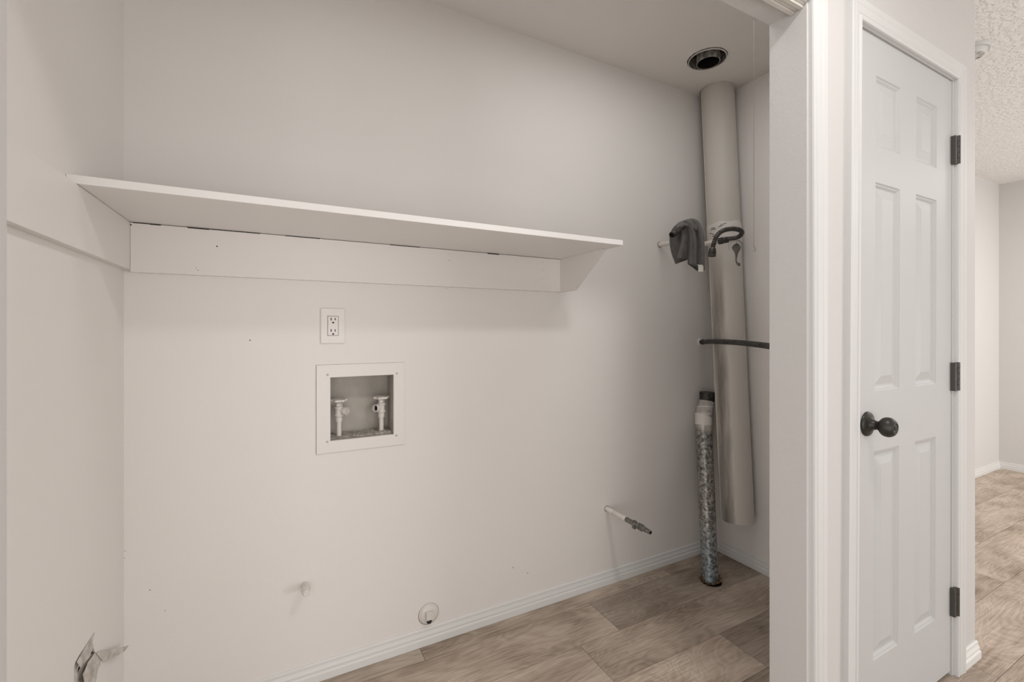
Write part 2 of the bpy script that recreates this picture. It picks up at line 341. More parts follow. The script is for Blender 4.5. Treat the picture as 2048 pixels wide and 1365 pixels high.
# alcove ceiling with two round holes
def holed(bm, x0, x1, y0, y1, c, r, z0, z1, wob=0.0, n=40):
    ang = [2*math.pi*i/n for i in range(n)]
    for X in (x0, x1):
        for Y in (y0, y1): ang.append(math.atan2(Y-c[1], X-c[0]) % (2*math.pi))
    ang = sorted(set(round(a, 5) for a in ang)); inn_, out_ = [], []
    for a in ang:
        dx, dy = math.cos(a), math.sin(a); rr = r+random.uniform(-wob, wob)
        t = min([((x1 if dx > 0 else x0)-c[0])/dx if abs(dx) > 1e-6 else 9, ((y1 if dy > 0 else y0)-c[1])/dy if abs(dy) > 1e-6 else 9])
        inn_.append((c[0]+dx*rr, c[1]+dy*rr)); out_.append((c[0]+dx*t, c[1]+dy*t))
    vi = [bm.verts.new((*p, z0)) for p in inn_]; vo_ = [bm.verts.new((*p, z0)) for p in out_]; vt = [bm.verts.new((*p, z1)) for p in inn_]
    m = len(ang)
    for i in range(m):
        j = (i+1) % m
        bm.faces.new((vi[i], vi[j], vo_[j], vo_[i])); bm.faces.new((vi[i], vi[j], vt[j], vt[i]))
HC, HR = (1.737, 1.402), 0.086
TOPC = Vector((2.008, 1.560, CEIL)); 
bm = bmesh.new()
hx0, hx1, hy0, hy1 = 1.63, 1.92, 1.30, 1.474+0.03
holed(bm, hx0, hx1, hy0, hy1, HC, HR, CEIL, CEIL+0.05, 0.0012)
holed(bm, 1.920, RX, 1.474, BY, (TOPC.x, TOPC.y), 0.0822, CEIL, CEIL+0.05, 0.0022)
for (x0, x1, y0, y1) in ((-0.5, hx0, FB, BY), (hx0, hx1, FB, hy0), (hx0, hx1, hy1, BY), (hx1, RX, FB, 1.474)):
    v = [bm.verts.new(p) for p in ((x0, y0, CEIL), (x1, y0, CEIL), (x1, y1, CEIL), (x0, y1, CEIL))]; bm.faces.new(v)
box(bm, -0.5, WX, FB, BY, CEIL+0.06, CEIL+0.10)
struct(obj('ceiling_alcove', bm, M['ceil_alcove']))

# floor slab and planks
floor = struct(obj('floor', bx(-3.2, 5.6, -3.2, BY+0.1, -0.05, -0.0035), M['subfloor']))
seams = [1.645, 1.563]
while seams[-1] > -3.1: seams.append(seams[-1]-0.196)
joint = {0: 0.462, 1: 1.19, 2: 0.999, 3: 1.52, 4: 0.62, 5: 2.167, 6: 1.35, 7: 0.4}
tone = {(0, 0.462): .55, (1, 1.19): .05, (1, -0.03): .62, (2, 0.999): .5, (2, -0.221): .6, (3, 1.52): .12, (3, 0.3): .88, (4, 0.62): .25, (5, 2.167): .8, (5, 0.947): .35}
LP = 1.22; pm = {}
def plank(xa, xb, y0, y1, t):
    kx = (round(xb-xa, 4), round(y1-y0, 4))
    if kx not in pm:
        o = obj('plank', bx(-kx[0]/2+0.0007, kx[0]/2-0.0007, -kx[1]/2+0.0007, kx[1]/2-0.0007, -0.003, 0), M['plank']); pm[kx] = o.data
    else:
        o = bpy.data.objects.new('plank', pm[kx]); C.objects.link(o)
    o.location = ((xa+xb)/2, (y0+y1)/2, 0); o.parent = floor; o['tone'] = float(t if t is not None else random.uniform(.3, .85))
def row(y0, y1, j, xlo, xhi, key=None):
    x = j+math.floor((xlo-j)/LP)*LP
    while x < xhi:
        xa, xb = max(x, xlo), min(x+LP, xhi)
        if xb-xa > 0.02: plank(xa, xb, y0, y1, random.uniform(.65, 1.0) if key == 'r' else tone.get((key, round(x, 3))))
        x += LP
for i in range(len(seams)-1):
    y1, y0 = seams[i], max(seams[i+1], -3.1)
    j = joint.get(i, (i*0.47) % LP)
    if y0 > FY: row(y0, y1, j, LX, RX+.02, i)
    elif i == 5: row(y0, y1, j, -3.1, 2.167, i)
    else: row(y0, y1, j, -3.1, 5.467, i)
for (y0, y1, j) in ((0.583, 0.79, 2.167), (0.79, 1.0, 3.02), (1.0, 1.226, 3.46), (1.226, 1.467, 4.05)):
    row(y0, y1, j, 2.167, 5.467, 'r')  # paler tones put the far room's brighter light into the plank colour

# baseboards
BBP = [(0, 0), (.013, 0), (.013, .024), (.0115, .027), (.0085, .029), (.0098, .033), (.0098, .038), (.0075, .044), (.0060, .050), (.0068, .054), (.0062, .059), (.003, .062), (0, .062)]
def baseboard(name, a, b, out, ext0=0, ext1=0):
    a = Vector((*a, 0)); b = Vector((*b, 0)); o = Vector((*out, 0)); d = (b-a).normalized()
    bm = bmesh.new()
    prism(bm, BBP, lambda p: a+o*p[0]-d*p[0]*ext0+Vector((0, 0, p[1]+0.0005)), lambda p: b+o*p[0]+d*p[0]*ext1+Vector((0, 0, p[1]+0.0005)))
    return struct(obj(name, bm, M['bbtrim'], smooth=False))
baseboard('baseboard_back', (LX, BY), (RX, BY), (0, -1), -1, -1)
baseboard('baseboard_right', (RX, BY), (RX, FB), (-1, 0), -1, 0)
baseboard('baseboard_left', (LX, FB), (LX, BY), (1, 0), 0, -1)
baseboard('baseboard_front', (2.116, FY), (WX, FY), (0, -1), 0, 1)
baseboard('baseboard_corner', (WX, FY), (WX, 1.467), (1, 0), 1, -1)
baseboard('baseboard_far', (WX, 1.467), (5.467, 1.467), (0, -1), -1, -1)
baseboard('baseboard_east', (5.467, 1.467), (5.467, -3.1), (-1, 0), -1, 0)

# casings
CP = [(0, 0), (0, .009), (.0015, .0125), (.006, .0145), (.0105, .0135), (.0125, .0105), (.0155, .0105), (.018, .0125), (.034, .0145), (.036, .0135), (.038, .0150), (.052, .0165), (.057, .0145), (.057, 0)]
SH = 0.0118
def leg(name, x0, sgn, ztop, scale=1.0, fx=lambda x, z, w: x):
    bm = bmesh.new()
    def f(z0, follow):
        def g_(p):
            w = p[0]*scale; z = z0+(w if follow else 0)
            return (fx(x0+sgn*w, z, w), FY-p[1], z)
        return g_
    prism(bm, CP, f(0.0008, False), f(ztop, True)); return struct(obj(name, bm, M['trim']))
def head(name, xa, xb, ztop, scale=1.0):
    bm = bmesh.new()
    prism(bm, CP, lambda p: (xa-p[0]*scale, FY-p[1], ztop+p[0]*scale), lambda p: (xb+p[0]*scale, FY-p[1], ztop+p[0]*scale)); return struct(obj(name, bm, M['trim']))
leg('trim_1', OR+0.006, 1, OH+0.006, 1.12, lambda x, z, w: x+(2.02-z)*0.0070*(1-w/.0638)-(2.02-z)*0.0020)
head('trim_2', OL-0.006, OR+0.006, OH+0.006, 1.12)
leg('trim_3', OL-0.006, -1, OH+0.006, 1.12)
leg('trim_4', 1.431, -1, 2.046, 1.0, lambda x, z, w: x-(2.05-z)*SH)
head('trim_5', 1.431, 2.058, 2.046)
leg('trim_6', 2.058, 1, 2.046, 1.0, lambda x, z, w: x-(2.05-z)*.0030)

# door frame (jambs and stop)
def sheared(bm, k, z0=2.045, grade=0.0):      # the old slab and latch jamb hang slightly out of plumb
    for v in bm.verts: v.co.x -= (z0-v.co.z)*k*(1-grade*max(0, min(1, (v.co.x-1.4485)/.598)))
    return bm
bm = bmesh.new()
a = bmesh.new(); box(a, DL-0.002, 1.4455, FY-0.0005, FB, 0.001, 2.06); sheared(a, SH)
struct(obj('trim_7', a, M['trim']))
a = bx(2.0488, DR-0.004, FY-0.0005, FB, 0.001, 2.06); sheared(a, .0035); struct(obj('trim_8', a, M['trim']))
struct(obj('trim_9', bx(1.4455, 2.050, FY-0.0005, FB, 2.044, 2.0599), M['trim']))
bm.free()
bm = bmesh.new(); box(bm, 2.014, 2.0498, FY+0.040, FY+0.052, 0.001, 2.044); box(bm, 1.40, 1.462, FY+0.040, FY+0.052, 0.001, 2.044); box(bm, 1.462, 2.014, FY+0.040, FY+0.052, 2.025, 2.044)
struct(obj('trim_10', bm, M['trim']))

# ------------------------------------------------------------------ the six-panel door
dx0, dx1, dz0, dz1, dy = 1.4485, 2.0465, 0.018, 2.040, FY+0.003
xs = [dx0, 1.541, 1.688, 1.790, 1.935, dx1]
zs = [dz0, 0.227, 0.833, 1.008, 1.617, 1.722, 1.928, dz1]
bm = bmesh.new()
grid = {}
def gv(i, j):
    if (i, j) not in grid: grid[(i, j)] = bm.verts.new((xs[i], dy, zs[j]))
    return grid[(i, j)]
panels = []
for i in range(5):
    for j in range(7):
        if i in (1, 3) and j in (1, 3, 5): panels.append((xs[i], xs[i+1], zs[j], zs[j+1])); continue
        bm.faces.new((gv(i, j), gv(i+1, j), gv(i+1, j+1), gv(i, j+1)))
bk = [bm.verts.new(p) for p in ((dx0, dy+.035, dz0), (dx1, dy+.035, dz0), (dx1, dy+.035, dz1), (dx0, dy+.035, dz1))]
bm.faces.new(bk)
fr = [bm.verts.new(p) for p in ((dx0, dy, dz0), (dx1, dy, dz0), (dx1, dy, dz1), (dx0, dy, dz1))]
for i in range(4): bm.faces.new((fr[i], fr[(i+1) % 4], bk[(i+1) % 4], bk[i]))
bmesh.ops.remove_doubles(bm, verts=bm.verts, dist=1e-5)
sheared(bm, SH, grade=.5)
door = struct(obj('door_1', bm, M['door']))
for (x0, x1, z0, z1) in panels:
    bm = bmesh.new(); prev = None
    for o_, d_ in ((0, 0), (.0035, .0035), (.0065, .0035), (.0125, .0085), (.0175, .0085), (.041, .0025), (.0425, .0018)):
        q = [bm.verts.new(p) for p in ((x0+o_, dy+d_, z0+o_), (x1-o_, dy+d_, z0+o_), (x1-o_, dy+d_, z1-o_), (x0+o_, dy+d_, z1-o_))]
        if prev:
            for i in range(4): bm.faces.new((prev[i], prev[(i+1) % 4], q[(i+1) % 4], q[i]))
        prev = q
    bm.faces.new(prev); sheared(bm, SH, grade=.5); obj('raised_panel', bm, M['door'], door)
# knob
kx, kz = 1.487, 0.918
bm = bmesh.new(); lathe(bm, [(0, .0350), (.003, .0350), (.006, .0330), (.009, .027), (.013, .0185), (.018, .0135), (.024, .0125)], (kx, dy, kz), (0, -1, 0), 40)
rose = obj('door_knob', bm, M['bronze'], door, smooth=True)
bm = bmesh.new(); lathe(bm, [(.024, .0105), (.027, .0105)], (kx, dy, kz), (0, -1, 0), 32); obj('neck', bm, M['slot'], rose, True)
bm = bmesh.new(); lathe(bm, [(.027, .0120), (.031, .0135), (.034, .0185), (.038, .0232), (.043, .0262), (.049, .0274), (.055, .0268), (.061, .0240), (.066, .0195), (.0685, .0150), (.0680, .0125), (.0665, .0120), (.0665, .0060), (.0685, .0055), (.0685, .001)], (kx, dy, kz), (0, -1, 0), 40)
obj('knob', bm, M['bronze'], rose, True)
obj('lock_slot', bx(kx-.0010, kx+.0010, dy-.0692, dy-.0684, kz-.004, kz+.004), M['slot'], rose)
# strike plate lip at the edge of the door
bm = bmesh.new(); pts = [(0.0017*math.cos(t)*2.2, 0.0265*math.sin(t)) for t in [(-90+18*i)*math.pi/180 for i in range(11)]]
prism(bm, pts, lambda p: (1.4290+p[0], FY-0.0030, kz+0.002+p[1]), lambda p: (1.4290+p[0], FY+0.002, kz+0.002+p[1]))
obj('strike_plate', bm, M['bronze'], door)
# hinges
for hz, hs in ((1.803, 0.003), (1.027, 0.0), (0.257, -0.004)):
    X = 2.058+hs; y = 0.6500
    bm = bmesh.new(); box(bm, X-0.0215, X-0.002, y-0.0005, FY+0.0025, hz-0.049, hz+0.047)
    h = obj('hinge', bm, M['hinge'], door, bevel=0.0006)
    for q in (-0.021, 0.021): obj('slot', bx(X-0.0105, X-0.0070, y-0.0012, y+0.001, hz+q-.010, hz+q+.010), M['slot'], h)
    bm = bmesh.new()
    for k in range(5):
        lathe(bm, [(0, .0050), (.0006, .0058), (.0184, .0058), (.0190, .0050)], (X, y, hz-0.0475+k*0.0193), (0, 0, 1), 14)
    obj('knuckle', bm, M['hinge'], h, True)

# sliding-door track under the header
bm = bmesh.new()
box(bm, OL+0.004, OR-0.002, 0.664, 0.699, OH-0.003, OH-0.0002)
for y, y2, zz in ((0.6675, 0.6770, .010), (0.6795, 0.6880, .007), (0.6890, 0.6985, .012)): box(bm, OL+0.004, OR-0.002, y, y2, OH-zz, OH-0.003)
tr = tag(obj('door_track', bm, M['track']), 'beige double sliding-door track fixed under the header of the laundry opening', 'track')

# ------------------------------------------------------------------ shelf
SZ0, SZ1 = 1.4945, 1.5130
bm = bmesh.new(); box(bm, LX+0.0006, 1.108, 1.254, BY-0.0006, SZ0, SZ1)
tag(obj('wall_shelf', bm, M['shelf'], bevel=0.0012), 'long white painted wall shelf above the electrical outlet', 'shelf')
bm = bmesh.new(); box(bm, LX+0.0186, 1.0832, BY-0.0186, BY-0.0004, 1.352, 1.4928)
lb = tag(obj('shelf_ledger', bm, M['board'], bevel=0.0008), 'painted ledger board along the back wall beneath the shelf', 'board')
bm = bmesh.new(); box(bm, LX+0.0004, LX+0.0182, FB+0.002, BY-0.0004, 1.3585, 1.4934)
ll = tag(obj('shelf_ledger', bm, M['board'], bevel=0.0008), 'painted ledger board on the left wall carrying the shelf end', 'board')
bm = bmesh.new(); poly = [(BY-.0004, 1.4942), (1.344, 1.4942), (1.341, 1.490), (1.532, 1.352), (BY-.0004, 1.352)]
prism(bm, poly, lambda p: (1.0834, p[0], p[1]), lambda p: (1.1015, p[0], p[1]))
tag(obj('shelf_bracket', bm, M['board'], bevel=0.0006), 'slanted wooden end bracket under the right end of the shelf', 'bracket')
# nail holes and chips in the back ledger
for (u, v, r) in ((434, 493, .0022), (396, 541, .0016), (392, 536, .0012), (899, 508, .0016), (899, 521, .0019), (893, 577, .0016), (1085, 525, .0016), (1087, 540, .0016), (1084, 558, .0015), (1088, 572, .0014), (262, 450, .0020)):
    p = atY(u, v, BY-0.0188); bm = bmesh.new(); lathe(bm, [(0, r), (.0005, r*.8)], p, (0, -1, 0), 8); obj('nail_hole', bm, M['scuff'] if r < .002 else M['slot'], lb)
# open crack of old caulk between shelf and ledger
for (u0, u1, h_) in ((266, 300, .0010), (300, 322, .0018), (375, 418, .0022), (418, 520, .0010), (570, 640, .0009), (780, 840, .0009), (975, 998, .0024)):
    a = atY(u0, 470, BY-0.0188).x; b = atY(u1, 470, BY-0.0188).x
    obj('caulk_crack', bx(a, b, BY-0.0192, BY-0.0184, 1.4926-h_, 1.4940), M['slot'], lb)

# small scuffs and stuck specks on the back wall
for (u, v, r) in ((500, 681, .0030), (300, 1181, .0022), (250, 1103, .0016), (249, 1117, .0014), (1026, 1136, .003), (1055, 1147, .003), (330, 1222, .0014), (957, 24, .0018), (247, 958, .0015)):
    p = atY(u, v, BY); bm = bmesh.new(); lathe(bm, [(0, r), (.0009, r*.5)], p+Vector((0, .0002, 0)), (0, -1, 0), 7); obj('paint_chip', bm, M['scuff'] if v < 1200 else M['slot'], wall_back)

# ------------------------------------------------------------------ electrical outlet
ox, oz = 0.161, 1.2005
t = thing('wall_outlet', 'white duplex wall outlet with wide cover plate above the washer box', 'outlet', (ox, BY, oz))
bm = bmesh.new(); 
def roundrect(x0, x1, z0, z1, r, n=4):
    pts = []
    for cx, cz, a0 in ((x1-r, z1-r, 0), (x0+r, z1-r, 90), (x0+r, z0+r, 180), (x1-r, z0+r, 270)):
        for k in range(n+1):
            a = math.radians(a0+90*k/n); pts.append((cx+r*math.cos(a), cz+r*math.sin(a)))
    return pts
def plate(bm, x0, x1, z0, z1, r, y0, y1, inset=0.002):
    A = roundrect(x0, x1, z0, z1, r); B = roundrect(x0+inset, x1-inset, z0+inset, z1-inset, max(r-inset, .0005))
    prism(bm, A, lambda p: (p[0], y0, p[1]), lambda p: (p[0], y1+inset*.8, p[1]))
    prism(bm, [*A], lambda p: (p[0], y1+inset*.8, p[1]), lambda p: (B[A.index(p)][0], y1, B[A.index(p)][1]))
plate(bm, ox-.0392, ox+.0392, oz-.0605, oz+.0605, .003, BY, BY-.0058)
pl = obj('cover_plate', bm, M['plastic'])
bm = bmesh.new(); plate(bm, ox-.0178, ox+.0178, oz-.0342, oz+.0342, .0015, BY-.003, BY-.0060, .0003); gap_shade = obj('shadow_gap', bm, M['slot'])
bm = bmesh.new(); plate(bm, ox-.0166, ox+.0166, oz-.0330, oz+.0330, .0015, BY-.003, BY-.0078, .001); rc = obj('receptacle', bm, M['plastic'])
hold(t, pl, gap_shade, rc)
for dz in (0.0195, -0.0195):
    for dx_, hh in ((-.0064, .0046), (.0064, .0038)):
        s = obj('slot', bx(ox+dx_-.0015, ox+dx_+.0015, BY-.0081, BY-.0077, oz+dz+.0035-hh, oz+dz+.0035+hh), M['slot']); s.parent = rc; 
    bm = bmesh.new(); lathe(bm, [(0, .0032), (.0004, .0032)], (ox, BY-.0077, oz+dz-.0085), (0, -1, 0), 12); s = obj('ground_slot', bm, M['slot']); s.parent = rc
for dz in (0.0475, -0.0475):
    bm = bmesh.new(); lathe(bm, [(0, .0032), (.0006, .0028)], (ox, BY-.0058, oz+dz), (0, -1, 0), 14); box(bm, ox-.0025, ox+.0025, BY-.0066, BY-.0063, oz+dz-.0003, oz+dz+.0003)
    s = obj('screw', bm, M['plastic']); hold(t, s)

# ------------------------------------------------------------------ washer outlet box
t = thing('washer_outlet_box', 'recessed white laundry box with flat frame holding two taps', 'outlet box', (0.26, BY, 0.915))
fo = [(0.1100, 0.7665), (0.4045, 0.7635), (0.4070, 1.0635), (0.1120, 1.0700)]
bm = bmesh.new()
fx0, fx1, fz0, fz1 = 0.109, 0.405, 0.766, 1.067
for (x0, x1, z0, z1) in ((fx0, bx0, fz0, fz1), (bx1, fx1, fz0, fz1), (bx0, bx1, fz0, bz0), (bx0, bx1, bz1, fz1)): box(bm, x0, x1, BY-.0052, BY-.0012, z0, z1)
fp = obj('frame_plate', bm, M['plastic'])
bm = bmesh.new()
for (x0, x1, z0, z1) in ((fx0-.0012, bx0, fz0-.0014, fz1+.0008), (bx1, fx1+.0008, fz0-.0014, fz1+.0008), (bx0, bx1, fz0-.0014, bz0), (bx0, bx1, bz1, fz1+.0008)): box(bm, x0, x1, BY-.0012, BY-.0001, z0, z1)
fg = obj('shadow_outline', bm, M['plate_shade'])  # dark outline standing in for the shadow round the frame plate
th = .0015; bm = bmesh.new()
box(bm, bx0+.0002, bx0+th, BY-.003, BY+bdepth-.001, bz0, bz1); box(bm, bx1-th, bx1-.0002, BY-.003, BY+bdepth-.001, bz0, bz1)
box(bm, bx0, bx1, BY-.003, BY+bdepth-.001, bz0+.0002, bz0+th); box(bm, bx0, bx1, BY-.003, BY+bdepth-.001, bz1-th, bz1-.0002)
box(bm, bx0, bx1, BY+bdepth-.003, BY+bdepth-.001, bz0, bz1)
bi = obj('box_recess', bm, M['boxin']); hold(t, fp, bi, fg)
for (x, z) in ((.1435, 1.033), (.3785, 1.0275), (.1425, .8045), (.3765, .8005)):
    bm = bmesh.new(); lathe(bm, [(0, .0042), (.0012, .0038), (.0016, .0026)], (x, BY-.0051, z), (0, -1, 0), 14); box(bm, x-.003, x+.003, BY-.0070, BY-.0066, z-.0004, z+.0004)
    s = obj('screw', bm, M['screw']); hold(t, s)
# crust of plaster along the box floor
bm = bmesh.new(); n = 26
rows = []
for j in range(7):
    rows.append([bm.verts.new((bx0+th+(bx1-bx0-2*th)*i/n, BY+.01+.085*j/6, bz0+th+.0002+(0 if j == 0 else random.uniform(.001, .007)+.004*math.exp(-((i/n-.9)/.1)**2)))) for i in range(n+1)])
for a, b in zip(rows, rows[1:]):
    for i in range(n): bm.faces.new((a[i], a[i+1], b[i+1], b[i]))
cr = obj('plaster_crust', bm, M['crust'], smooth=True); hold(t, cr)

def valve(x, y, zb, zh, sgn, label):
    t = thing('washer_tap', label, 'tap', (x, y, zb), 'taps in the laundry box')
    bm = bmesh.new(); lathe(bm, [(0, .0085), (.052, .0085), (.052, .0115), (.056, .0120), (.066, .0120), (.069, .0108)], (0, 0, 0), (0, 0, 1), 20)
    s = obj('pipe', bm, M['pipe_white'], t, True)
    hz_ = zh-zb
    bm = bmesh.new(); lathe(bm, [(.068, .0105), (.071, .0150), (.076, .0155), (.080, .0125), (.090, .0125), (.097, .0130), (.100, .0155), (.104, .0155), (.106, .0120)], (0, 0, 0), (0, 0, 1), 20)
    obj('valve_body', bm, M['pipe_white'], t, True)
    bm = bmesh.new(); lathe(bm, [(.1065, .0118), (.117, .0112), (.119, .0085), (.121, .0065), (hz_-.004, .0045)], (0, 0, 0), (0, 0, 1), 6); obj('bonnet', bm, M['pipe_white'], t)
    ax = Vector((0.80*sgn, -0.60, 0.06)).normalized(); o_ = Vector((0, 0, .088))
    bm = bmesh.new(); lathe(bm, [(.004, .0090), (.018, .0095), (.020, .0138), (.033, .0138), (.0335, .0112), (.0230, .0100), (.0225, .002)], o_, ax, 20); obj('spout', bm, M['pipe_white'], t, True)
    bm = bmesh.new(); lathe(bm, [(.0240, .0104), (.0245, .001)], o_, ax, 16); obj('bore', bm, M['dark'] if sgn < 0 else M['boxin'], t)
    # lobed handwheel
    bm = bmesh.new(); seg = 60; R_ = [(.000, .0), (.003, .35), (.0055, .78), (.0065, .92), (.0050, 1.0), (.0, 1.0), (-.0025, .9), (-.002, .5), (-.003, .0)]
    rings = []
    for (z_, f_) in R_:
        rg = []
        for k in range(seg):
            a = 2*math.pi*k/seg; rr = .0262*f_*(1+.13*math.cos(6*a)*(1 if f_ > .6 else 0)); rg.append(bm.verts.new((rr*math.cos(a)+.00001*math.cos(a), rr*math.sin(a)+.00001*math.sin(a), hz_+z_)))
        rings.append(rg)
    for a, b in zip(rings, rings[1:]):
        for k in range(seg): bm.faces.new((a[k], a[(k+1) % seg], b[(k+1) % seg], b[k]))
    obj('handle', bm, M['pipe_white'], t, True)
valve(.1855, 1.690, .809, .934, 1, 'white painted tap in the laundry box at the left, spout turned right')
valve(.3330, 1.690, .811, .934, -1, 'white painted tap in the laundry box at the right, dark open spout turned left')

# ------------------------------------------------------------------ small wall stubs
# capped stub, low left
t = thing('capped_stub', 'small white capped pipe stub sticking out low on the back wall', 'pipe stub', (.0745, BY, .334))
bm = bmesh.new(); lathe(bm, [(0, .0095), (.030, .0095)], (.0745, BY+.001, .334), (0, -1, 0), 20); s1 = obj('pipe', bm, M['pipe_white'], smooth=True)
bm = bmesh.new(); lathe(bm, [(.026, .0115), (.030, .0138), (.044, .0138), (.047, .0125), (.049, .0125), (.060, .0110), (.063, .0085)], (.0745, BY, .334), (0, -1, 0), 10); s2 = obj('cap', bm, M['pipe_white'])
hold(t, s1, s2)
# round clean-out plug
t = thing('cleanout_plug', 'round white drain cleanout plug with square boss just above the baseboard', 'drain plug', (.499, BY, .112))
bm = bmesh.new(); lathe(bm, [(0, .0385), (.003, .0375), (.0035, .0330), (.0065, .0325), (.009, .0290), (.0105, .020)], (.499, BY, .112), (0, -1, 0), 32); s1 = obj('plug', bm, M['pipe_white'], smooth=True)
bm = bmesh.new(); lathe(bm, [(-.0005, .0405), (.0009, .0400)], (.499, BY, .1105), (0, -1, 0), 32); s0 = obj('gap_ring', bm, M['scuff'])
s2 = obj('square_boss', bx(.484, .510, BY-.026, BY-.009, .100, .128), M['pipe_white'], bevel=.002)
bm = bmesh.new(); lathe(bm, [(0, .011), (.004, .009)], (.499, BY-.0085, .088), (0, -1, 0), 12); s3 = obj('chip', bm, M['slot'])
hold(t, s1, s0, s2, s3)
# gas stub
gx, gz = 1.3535, .351
t = thing('gas_pipe_stub', 'horizontal gas pipe stub half painted white with grey shutoff fitting', 'gas pipe', (gx, BY, gz))
bm = bmesh.new(); lathe(bm, [(0, .0142), (.0015, .0142)], (gx, BY+.0005, gz), (0, -1, 0), 20); a0 = obj('wall_ring', bm, M['scuff'])
bm = bmesh.new(); lathe(bm, [(0, .0112), (.045, .0112), (.047, .0100), (.050, .0116), (.134, .0118)], (gx, BY, gz), (0, -1, 0), 20); a1 = obj('painted_pipe', bm, M['pipe_white'], smooth=True)
bm = bmesh.new(); lathe(bm, [(.134, .0108), (.182, .0108)], (gx, BY, gz), (0, -1, 0), 20); a2 = obj('bare_pipe', bm, M['steel'], smooth=True)
bm = bmesh.new(); lathe(bm, [(.176, .0125), (.178, .0145), (.192, .0145), (.194, .0115), (.203, .0110), (.206, .0138), (.216, .0138), (.218, .0105)], (gx, BY, gz), (0, -1, 0), 6, 0.3); a3 = obj('shutoff_valve', bm, M['steel'])
bm = bmesh.new(); lathe(bm, [(0, .0085), (.018, .0085), (.019, .0065)], (gx+.001, BY-.187, gz-.002), (-.55, -.1, -.83), 14); a4 = obj('valve_stem', bm, M['steel'])
bm = bmesh.new(); lathe(bm, [(.216, .0125), (.219, .0148), (.232, .0148), (.234, .0110), (.262, .0095), (.279, .0080), (.279, .0055), (.268, .005)], (gx, BY, gz), (0, -1, 0), 12); a5 = obj('flare_fitting', bm, M['steel'], smooth=True)
bm = bmesh.new(); lathe(bm, [(.2785, .0056), (.2790, .001)], (gx, BY, gz), (0, -1, 0), 12); a6 = obj('bore', bm, M['dark'])
hold(t, a0, a1, a2, a3, a4, a5, a6)

# ------------------------------------------------------------------ flue opening in the ceiling
t = thing('flue_vent', 'open double-walled metal flue vent end in the alcove ceiling', 'vent', (HC[0], HC[1], CEIL))
def ringtube(r0, r1, z0, z1, c, seg=48, wob=0):
    bm = bmesh.new(); prof = [(r1, z0), (r1, z1), (r0, z1), (r0, z0)]; rr = []
    for (r, z) in prof: rr.append([bm.verts.new((c[0]+(r+random.uniform(-wob, wob))*math.cos(2*math.pi*k/seg), c[1]+(r+random.uniform(-wob, wob))*math.sin(2*math.pi*k/seg), z)) for k in range(seg)])
    for i in range(4):
        a, b = rr[i], rr[(i+1) % 4]
        for k in range(seg): bm.faces.new((a[k], a[(k+1) % seg], b[(k+1) % seg], b[k]))
    return bm
o1 = obj('outer_pipe', ringtube(.0785, .0800, CEIL-.004, CEIL+.055, (HC[0]+.002, HC[1]+.001), wob=.0004), M['vent_metal'], smooth=True)
o0 = obj('rim', ringtube(.0795, .0825, CEIL-.0055, CEIL-.001, (HC[0]+.002, HC[1]), wob=.0005), M['pipe_white'])
o2 = obj('inner_pipe', ringtube(.0475, .0500, CEIL-.018, CEIL+.055, (HC[0]+.006, HC[1]-.002)), M['vent_metal'], smooth=True)
o4 = obj('dark_bore', bx(HC[0]-.078, HC[0]+.078, HC[1]-.078, HC[1]+.078, CEIL+.052, CEIL+.056), M['dark'])
o5 = obj('bore_lining', ringtube(.0462, .0474, CEIL-.0170, CEIL+.054, (HC[0]+.006, HC[1]-.002)), M['dark'], smooth=True)
hold(t, o1, o0, o2, o4, o5)

# ------------------------------------------------------------------ big leaning duct
top = Vector((TOPC.x, TOPC.y, CEIL+0.04)); bot = atD(1475, 1040, 2.195)
axis = (bot-top); Ld = axis.length
t = thing('round_duct', 'tall round white duct hanging from the ceiling, sooty down its left side', 'duct', top)
q = Vector((0, 0, -1)).rotation_difference(axis.normalized()); t.rotation_mode = 'QUATERNION'; t.rotation_quaternion = q
frac = Ld*0.0+1
jt = (atD(1441, 480, 2.27)-top).length
def openpipe(r0, r1, z0, z1, th_=.002, seg=56):
    bm = bmesh.new(); rr = []
    for (r, z) in ((r0, z0), (r1, z1), (r1-th_, z1), (r0-th_, z0)):
        rr.append([bm.verts.new((r*math.cos(2*math.pi*k/seg), r*math.sin(2*math.pi*k/seg), z)) for k in range(seg)])
    for i in range(4):
        a, b = rr[i], rr[(i+1) % 4]
        for k in range(seg): bm.faces.new((a[k], a[(k+1) % seg], b[(k+1) % seg], b[k]))
    return bm
RT, RB = .0795, .0745
rm_ = RT+(RB-RT)*jt/Ld
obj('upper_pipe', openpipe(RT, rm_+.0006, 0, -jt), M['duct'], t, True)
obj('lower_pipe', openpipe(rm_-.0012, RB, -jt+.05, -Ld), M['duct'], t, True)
# wrinkled tape over the joint
bm = bmesh.new(); seg = 72; rr = []
for z_, f_ in ((-jt+.075, .0008), (-jt+.071, .0034), (-jt+.04, .0034), (-jt+.01, .0034), (-jt-.022, .0036), (-jt-.026, .0006)):
    rr.append([bm.verts.new(((rm_+f_+random.uniform(-.0006, .0009))*math.cos(2*math.pi*k/seg), (rm_+f_+random.uniform(-.0006, .0009))*math.sin(2*math.pi*k/seg), z_+.003*math.sin(k*.5)+random.uniform(-.0015, .0015))) for k in range(seg)])
for a, b in zip(rr, rr[1:]):
    for k in range(seg): bm.faces.new((a[k], a[(k+1) % seg], b[(k+1) % seg], b[k]))
tp = obj('joint_tape', bm, M['tape'], t, True)
